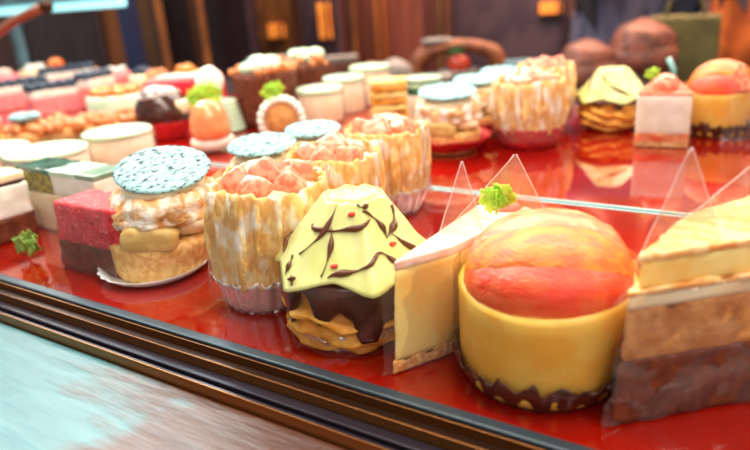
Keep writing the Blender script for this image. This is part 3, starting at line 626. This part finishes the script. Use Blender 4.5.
p=bp(470,78); r=root('tomato_salad_bowl','reflected orange-red round fruit with green leaf under the arched loaf','dessert',p.x,p.y-6,-6,face(p.x,p.y))
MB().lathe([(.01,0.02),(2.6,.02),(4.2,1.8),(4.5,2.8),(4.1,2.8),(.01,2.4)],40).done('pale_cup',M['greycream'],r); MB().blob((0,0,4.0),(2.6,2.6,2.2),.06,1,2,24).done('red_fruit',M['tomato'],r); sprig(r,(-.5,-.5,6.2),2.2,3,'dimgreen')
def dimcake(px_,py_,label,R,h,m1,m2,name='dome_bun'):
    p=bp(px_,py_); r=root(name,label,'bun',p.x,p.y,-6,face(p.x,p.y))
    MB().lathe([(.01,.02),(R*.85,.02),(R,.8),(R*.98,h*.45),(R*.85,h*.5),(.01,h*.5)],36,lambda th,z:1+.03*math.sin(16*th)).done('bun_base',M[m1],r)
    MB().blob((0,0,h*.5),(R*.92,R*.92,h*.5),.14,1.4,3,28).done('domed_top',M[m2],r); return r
dimcake(396,88,'reflected grey-topped domed bun in the dim back above the white rounds',4.2,6.2,'bun','greycream')
dimcake(372,82,'reflected dark brown bun in the gloom right of the pale blue cake',3.6,4.6,'bun','bun')
dimcake(585,82,'reflected rough reddish bun behind the rear filo pastries',6.0,8.2,'bun','bun')
dimcake(640,70,'larger reflected reddish-brown bun in front of the grey shirt',7.5,10.5,'bun','bun')
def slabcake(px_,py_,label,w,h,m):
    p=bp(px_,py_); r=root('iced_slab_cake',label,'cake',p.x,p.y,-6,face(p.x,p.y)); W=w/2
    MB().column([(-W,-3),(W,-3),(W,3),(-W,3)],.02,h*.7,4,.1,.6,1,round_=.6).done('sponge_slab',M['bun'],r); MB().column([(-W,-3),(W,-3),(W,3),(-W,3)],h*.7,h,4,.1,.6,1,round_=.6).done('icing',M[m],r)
slabcake(335,72,'reflected pale iced slab cake in the dim back above the nut cakes',13,4.2,'greycream')
slabcake(275,70,'reflected blue-grey iced slab cake behind the tall chocolate cake',16,4.,'paleblue')
slabcake(540,82,'reflected pale blue iced slab cake behind the peach pastries',15,4.6,'paleblue')
slabcake(430,92,'reflected low grey iced slab cake behind the green layered cake',9,3.4,'greycream')
# upright glint of glass label stand, shaped as a pale rod, near the strawberry slice
mat('glint',(150,210,205),None,rough=.08,coat=1)
p=at(673,92); q=aty(671,58,p.y)
tag(MB().tube([(0,0,.05),(-.2,0,3.0),(-.9,0,q.z)],.32,10).done('glint_rod',M['glint']),'short pale teal glint, built as a rod, between strawberry slice and rear grapefruit cake','rod').location=Vector((p.x,p.y,0))*U
# upper left fittings: lamp tube, brass handle, posts
mat('lamp_glass',(150,226,232),None,emit=1.0); mat('teal_metal',(84,140,150),(70,120,134),6,.3,metal=.3,stretch=(.1,1,1))
q0=aty(-40,16,88); q1=aty(123,2,88)
r=root('case_lamp_bar','pale teal lamp bar across the top left of the case','lamp',q1.x,88,q1.z)
L0=-150
MB().box(L0,0,-1.,1.,-.9,.9).done('lamp_tube',M['lamp_glass'],r,bev=.4); MB().box(L0,0,-1.6,1.6,1.,2.0).done('lamp_housing',M['teal_metal'],r,bev=.2)
mat('rose_brass',(200,140,110),(176,112,84),10,.3,metal=.6)
pts=[aty(a,b,74) for a,b in ((-20,44),(0,31),(16,20),(32,12),(46,6))]
o=MB().tube([(p.x-pts[0].x,0,p.z-pts[0].z) for p in pts],.85,12).done('curved_handle_rod',M['rose_brass']); o.location=pts[0]*U; tag(o,'curved brass rod sweeping down at the top left corner','rod')
MB().blob((pts[-1].x-pts[0].x,0,pts[-1].z-pts[0].z),(1.3,1.3,1.3),.02,1,1,16).done('end_knob',M['bronze'],o)
mat('post_blue',(40,52,92),(30,40,72),6,.4,metal=.2)
def post(px_,y0,Y,wd,label,m,name='support_post',zt=75,zb=-6):
    p=aty(px_,y0,Y); r=root(name,label,'post',p.x,Y,zb)
    MB().box(-wd/2,wd/2,-wd/2,wd/2,0,zt-zb).done('post_shaft',M[m],r,bev=.15); MB().box(-wd,wd,-wd,wd,0,.6).done('base_plate',M[m],r,bev=.1)
post(132,35,132,4.2,'dark blue upright post rising behind the pink cake','post_blue')
post(17,35,128,2.6,'pale blue upright post under the teal lamp bar','paleblue')
# cabinet furniture with amber panels against the wall
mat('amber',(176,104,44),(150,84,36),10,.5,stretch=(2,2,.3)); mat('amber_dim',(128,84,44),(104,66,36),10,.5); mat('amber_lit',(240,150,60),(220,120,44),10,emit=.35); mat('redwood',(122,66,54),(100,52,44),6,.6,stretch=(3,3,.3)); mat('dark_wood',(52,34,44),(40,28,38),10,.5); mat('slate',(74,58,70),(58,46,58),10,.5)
def panel(x0,x1,yt,yb,Y,m,label,th=4,name='wooden_panel',zb=-88):
    if name.startswith('lit'): zb=None
    a=aty(x0,(yt+yb)/2,Y); b=aty(x1,(yt+yb)/2,Y); t=aty((x0+x1)/2,yt,Y).z; z0=aty((x0+x1)/2,yb,Y).z if zb is None else zb
    r=root(name,label,'panel',(a.x+b.x)/2,Y,z0); W=(b.x-a.x)/2
    MB().box(-W,W,-th/2,th/2,0,t-z0).done('panel_board',M[m],r,bev=.3); f=MB()
    f.box(-W,-W+.9,-th/2-.8,-th/2-.02,0,t-z0); f.box(W-1.2,W,-th/2-.8,-th/2-.02,0,t-z0); f.done('side_frame',M['dark_wood'],r)
panel(103,128,-60,80,180,'amber','orange-brown upright panel left of the blue post')
panel(139,159,-60,80,180,'amber_dim','gold-brown upright panel right of the blue post')
panel(20,100,-60,80,200,'slate','blue-grey dark panel behind the left cakes')
panel(165,250,-60,80,230,'dark_wood','dark wooden panel above the muffin and cream ball')
panel(258,298,-60,80,266,'amber_dim','dim brown cabinet panel above the chocolate nut cake')
panel(302,338,-60,80,262,'slate','narrow slate panel left of the bright amber strip')
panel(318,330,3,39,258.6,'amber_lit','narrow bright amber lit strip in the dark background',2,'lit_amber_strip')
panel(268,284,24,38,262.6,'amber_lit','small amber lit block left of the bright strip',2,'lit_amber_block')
panel(455,566,-60,80,300,'slate','dark blue-grey panel behind the arched loaf')
panel(340,430,-60,80,300,'redwood','wide red-brown wooden panel behind the white rounds')
panel(347,353,-60,70,288,'amber_dim','thin brown post standing before the red-brown panel, leftmost')
panel(374,383,-60,70,288,'amber','orange-brown post before the middle of the red-brown panel')
panel(190,200,-60,70,218,'amber_dim','thin brown post above the hot pink cake')
panel(436,446,-60,60,280,'amber_dim','thin brown upright strip above the arched loaf')
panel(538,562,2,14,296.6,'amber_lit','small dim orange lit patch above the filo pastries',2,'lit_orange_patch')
panel(568,602,14,80,270,'slate','dark slate panel left of the grey shirt')
# people at the back right: mirror reflections built as solid figures
mat('shirt',(112,108,132),(88,86,112),14,.8,.3,30,stretch=(3,3,.4)); mat('skin',(196,136,108),None,rough=.5,sss=.1); mat('hair',(40,28,26),None,rough=.6); mat('coat',(214,116,52),(180,88,38),12,.8,.3,30); mat('trouser',(44,42,56),None,rough=.8); mat('olive',(116,106,58),(98,88,46),16,.7)
def person(x,y,rz,label,top,arm):
    r=root('person',label,'person',x,y,-88,rz)
    def skin_obj(nm,V,E,R,m,par,rt=0):
        me=bpy.data.meshes.new(nm); me.from_pydata([Vector(v)*U for v in V],E,[]); me.materials.append(m)
        o=bpy.data.objects.new(nm,me); COL.objects.link(o); o.parent=par
        s=o.modifiers.new('skin','SKIN'); s.use_smooth_shade=True
        if not me.skin_vertices: 
            me.attributes.new
            bpy.context.view_layer.objects.active=o
        for i,q in enumerate(me.skin_vertices[0].data): q.radius=(R[i][0]*U,R[i][1]*U); q.use_root=(i==rt)
        u=o.modifiers.new('sub','SUBSURF'); u.levels=u.render_levels=2
        return o
    hx=arm
    V=[(0,0,96),(0,0,112),(0,-1,128),(0,0,142),(0,0,149),(0,-2,158),(0,-2,170),
       (17,0,140),(22,-4,114),(hx[0],hx[1],hx[2]),(-17,0,140),(-22,-4,114),(-hx[0],hx[1],hx[2]),
       (9,0,90),(10,-2,50),(10,2,9),(10,-12,3),(-9,0,90),(-10,-2,50),(-10,2,9),(-10,-12,3)]
    E=[(0,1),(1,2),(2,3),(3,4),(4,5),(5,6),(3,7),(7,8),(8,9),(3,10),(10,11),(11,12),(0,13),(13,14),(14,15),(15,16),(0,17),(17,18),(18,19),(19,20)]
    R=[(15,11),(14,10),(16,11),(15,9),(6,6),(8.5,9.5),(7,8),(6.5,6.5),(4.8,4.8),(3.0,3.0),(6.5,6.5),(4.8,4.8),(3.0,3.0),(9,9),(6,6),(4,4),(3.5,3),(9,9),(6,6),(4,4),(3.5,3)]
    body=skin_obj('body',V,E,R,M['skin'],r)
    # clothing over the body
    skin_obj('shirt',[V[i] for i in (0,1,2,3,7,8,9,10,11,12)],[(0,1),(1,2),(2,3),(3,4),(4,5),(5,6),(3,7),(7,8),(8,9)],[(R[i][0]+1.3,R[i][1]+1.3) for i in (0,1,2,3,7,8,9,10,11,12)],M[top],r)
    skin_obj('trousers',[V[i] for i in (0,13,14,15,17,18,19)],[(0,1),(1,2),(2,3),(0,4),(4,5),(5,6)],[(R[i][0]+1,R[i][1]+1) for i in (0,13,14,15,17,18,19)],M['trouser'],r)
    MB().lathe([(15,113),(17,100),(19,80),(21,62),(20,61.5),(15,100)],72,lambda th,z:1+.05*math.sin(14*th)).done('long_coat_skirt',M[top],r)
    MB().blob((0,0,168),(9.6,10.5,10.5),.04,1,2,28).done('hair',M['hair'],r)
    for sgn in (1,-1): 
        MB().blob((sgn*3.3,-11.2,163),(1.3,.8,.8),0,1,1,12).done('eye',M['white_cream'],r)
        hb=Vector((sgn*hx[0],hx[1],hx[2])); hV=[hb,hb+Vector((-sgn*2,-5,0))]; hE=[(0,1)]; hR=[(2.6,2.),(3.,1.6)]
        for f in range(4):
            b=hV[1]+Vector(((f-1.5)*1.5,-3,0)); i0=len(hV); ln=(3.2,3.8,3.5,2.7)[f]
            hV+=[b,b+Vector((0,-ln*.6,-.6)),b+Vector((0,-ln,-2))]; hE+=[(1,i0),(i0,i0+1),(i0+1,i0+2)]; hR+=[(.9,.9),(.85,.85),(.7,.7)]
        i0=len(hV); hV+=[hb+Vector((-sgn*3.6,-4,1)),hb+Vector((-sgn*4.6,-7,1))]; hE+=[(0,i0),(i0,i0+1)]; hR+=[(1,1),(.8,.8)]
        skin_obj('hand',hV,hE,hR,M['skin'],r)
    MB().blob((0,-11.8,159),(1.3,1.8,2),0,1,1,12).done('nose',M['skin'],r)
    MB().blob((0,-10.6,154.5),(2.6,.8,.7),0,1,1,12).done('mouth',M['tomato'],r)
    return r
p=aty(652,20,215); person(p.x-4,215,face(p.x,215),'reflected person in a grey-blue shirt standing in the dim background','shirt',(10,-26,100))
p=aty(770,20,275); person(p.x,275,face(p.x,275)+.2,'reflected person in an orange-brown coat at the upper right corner','coat',(16,-22,98))
p=aty(683,38,172); r=root('olive_shopping_bag','olive yellow bag standing between the two background people','bag',p.x,172,p.z-12)
MB().column([(-8,-4),(8,-4),(7,4),(-7,4)],.0,17,8,.3,.3,1,round_=1).done('bag_body',M['olive'],r); MB().tube([(-4*math.cos(a)*1.,0,17+6*math.sin(a)) for a in [PI*i/12 for i in range(13)]],.4,8).done('bag_handle',M['olive'],r)
tag(MB().box(-14,14,-9,9,0,(p.z-12)+88).done('bag_stand',M['dark_wood'],bev=.5),'dark wooden stand carrying the olive bag','stand').location=Vector((p.x,172,-88))*U
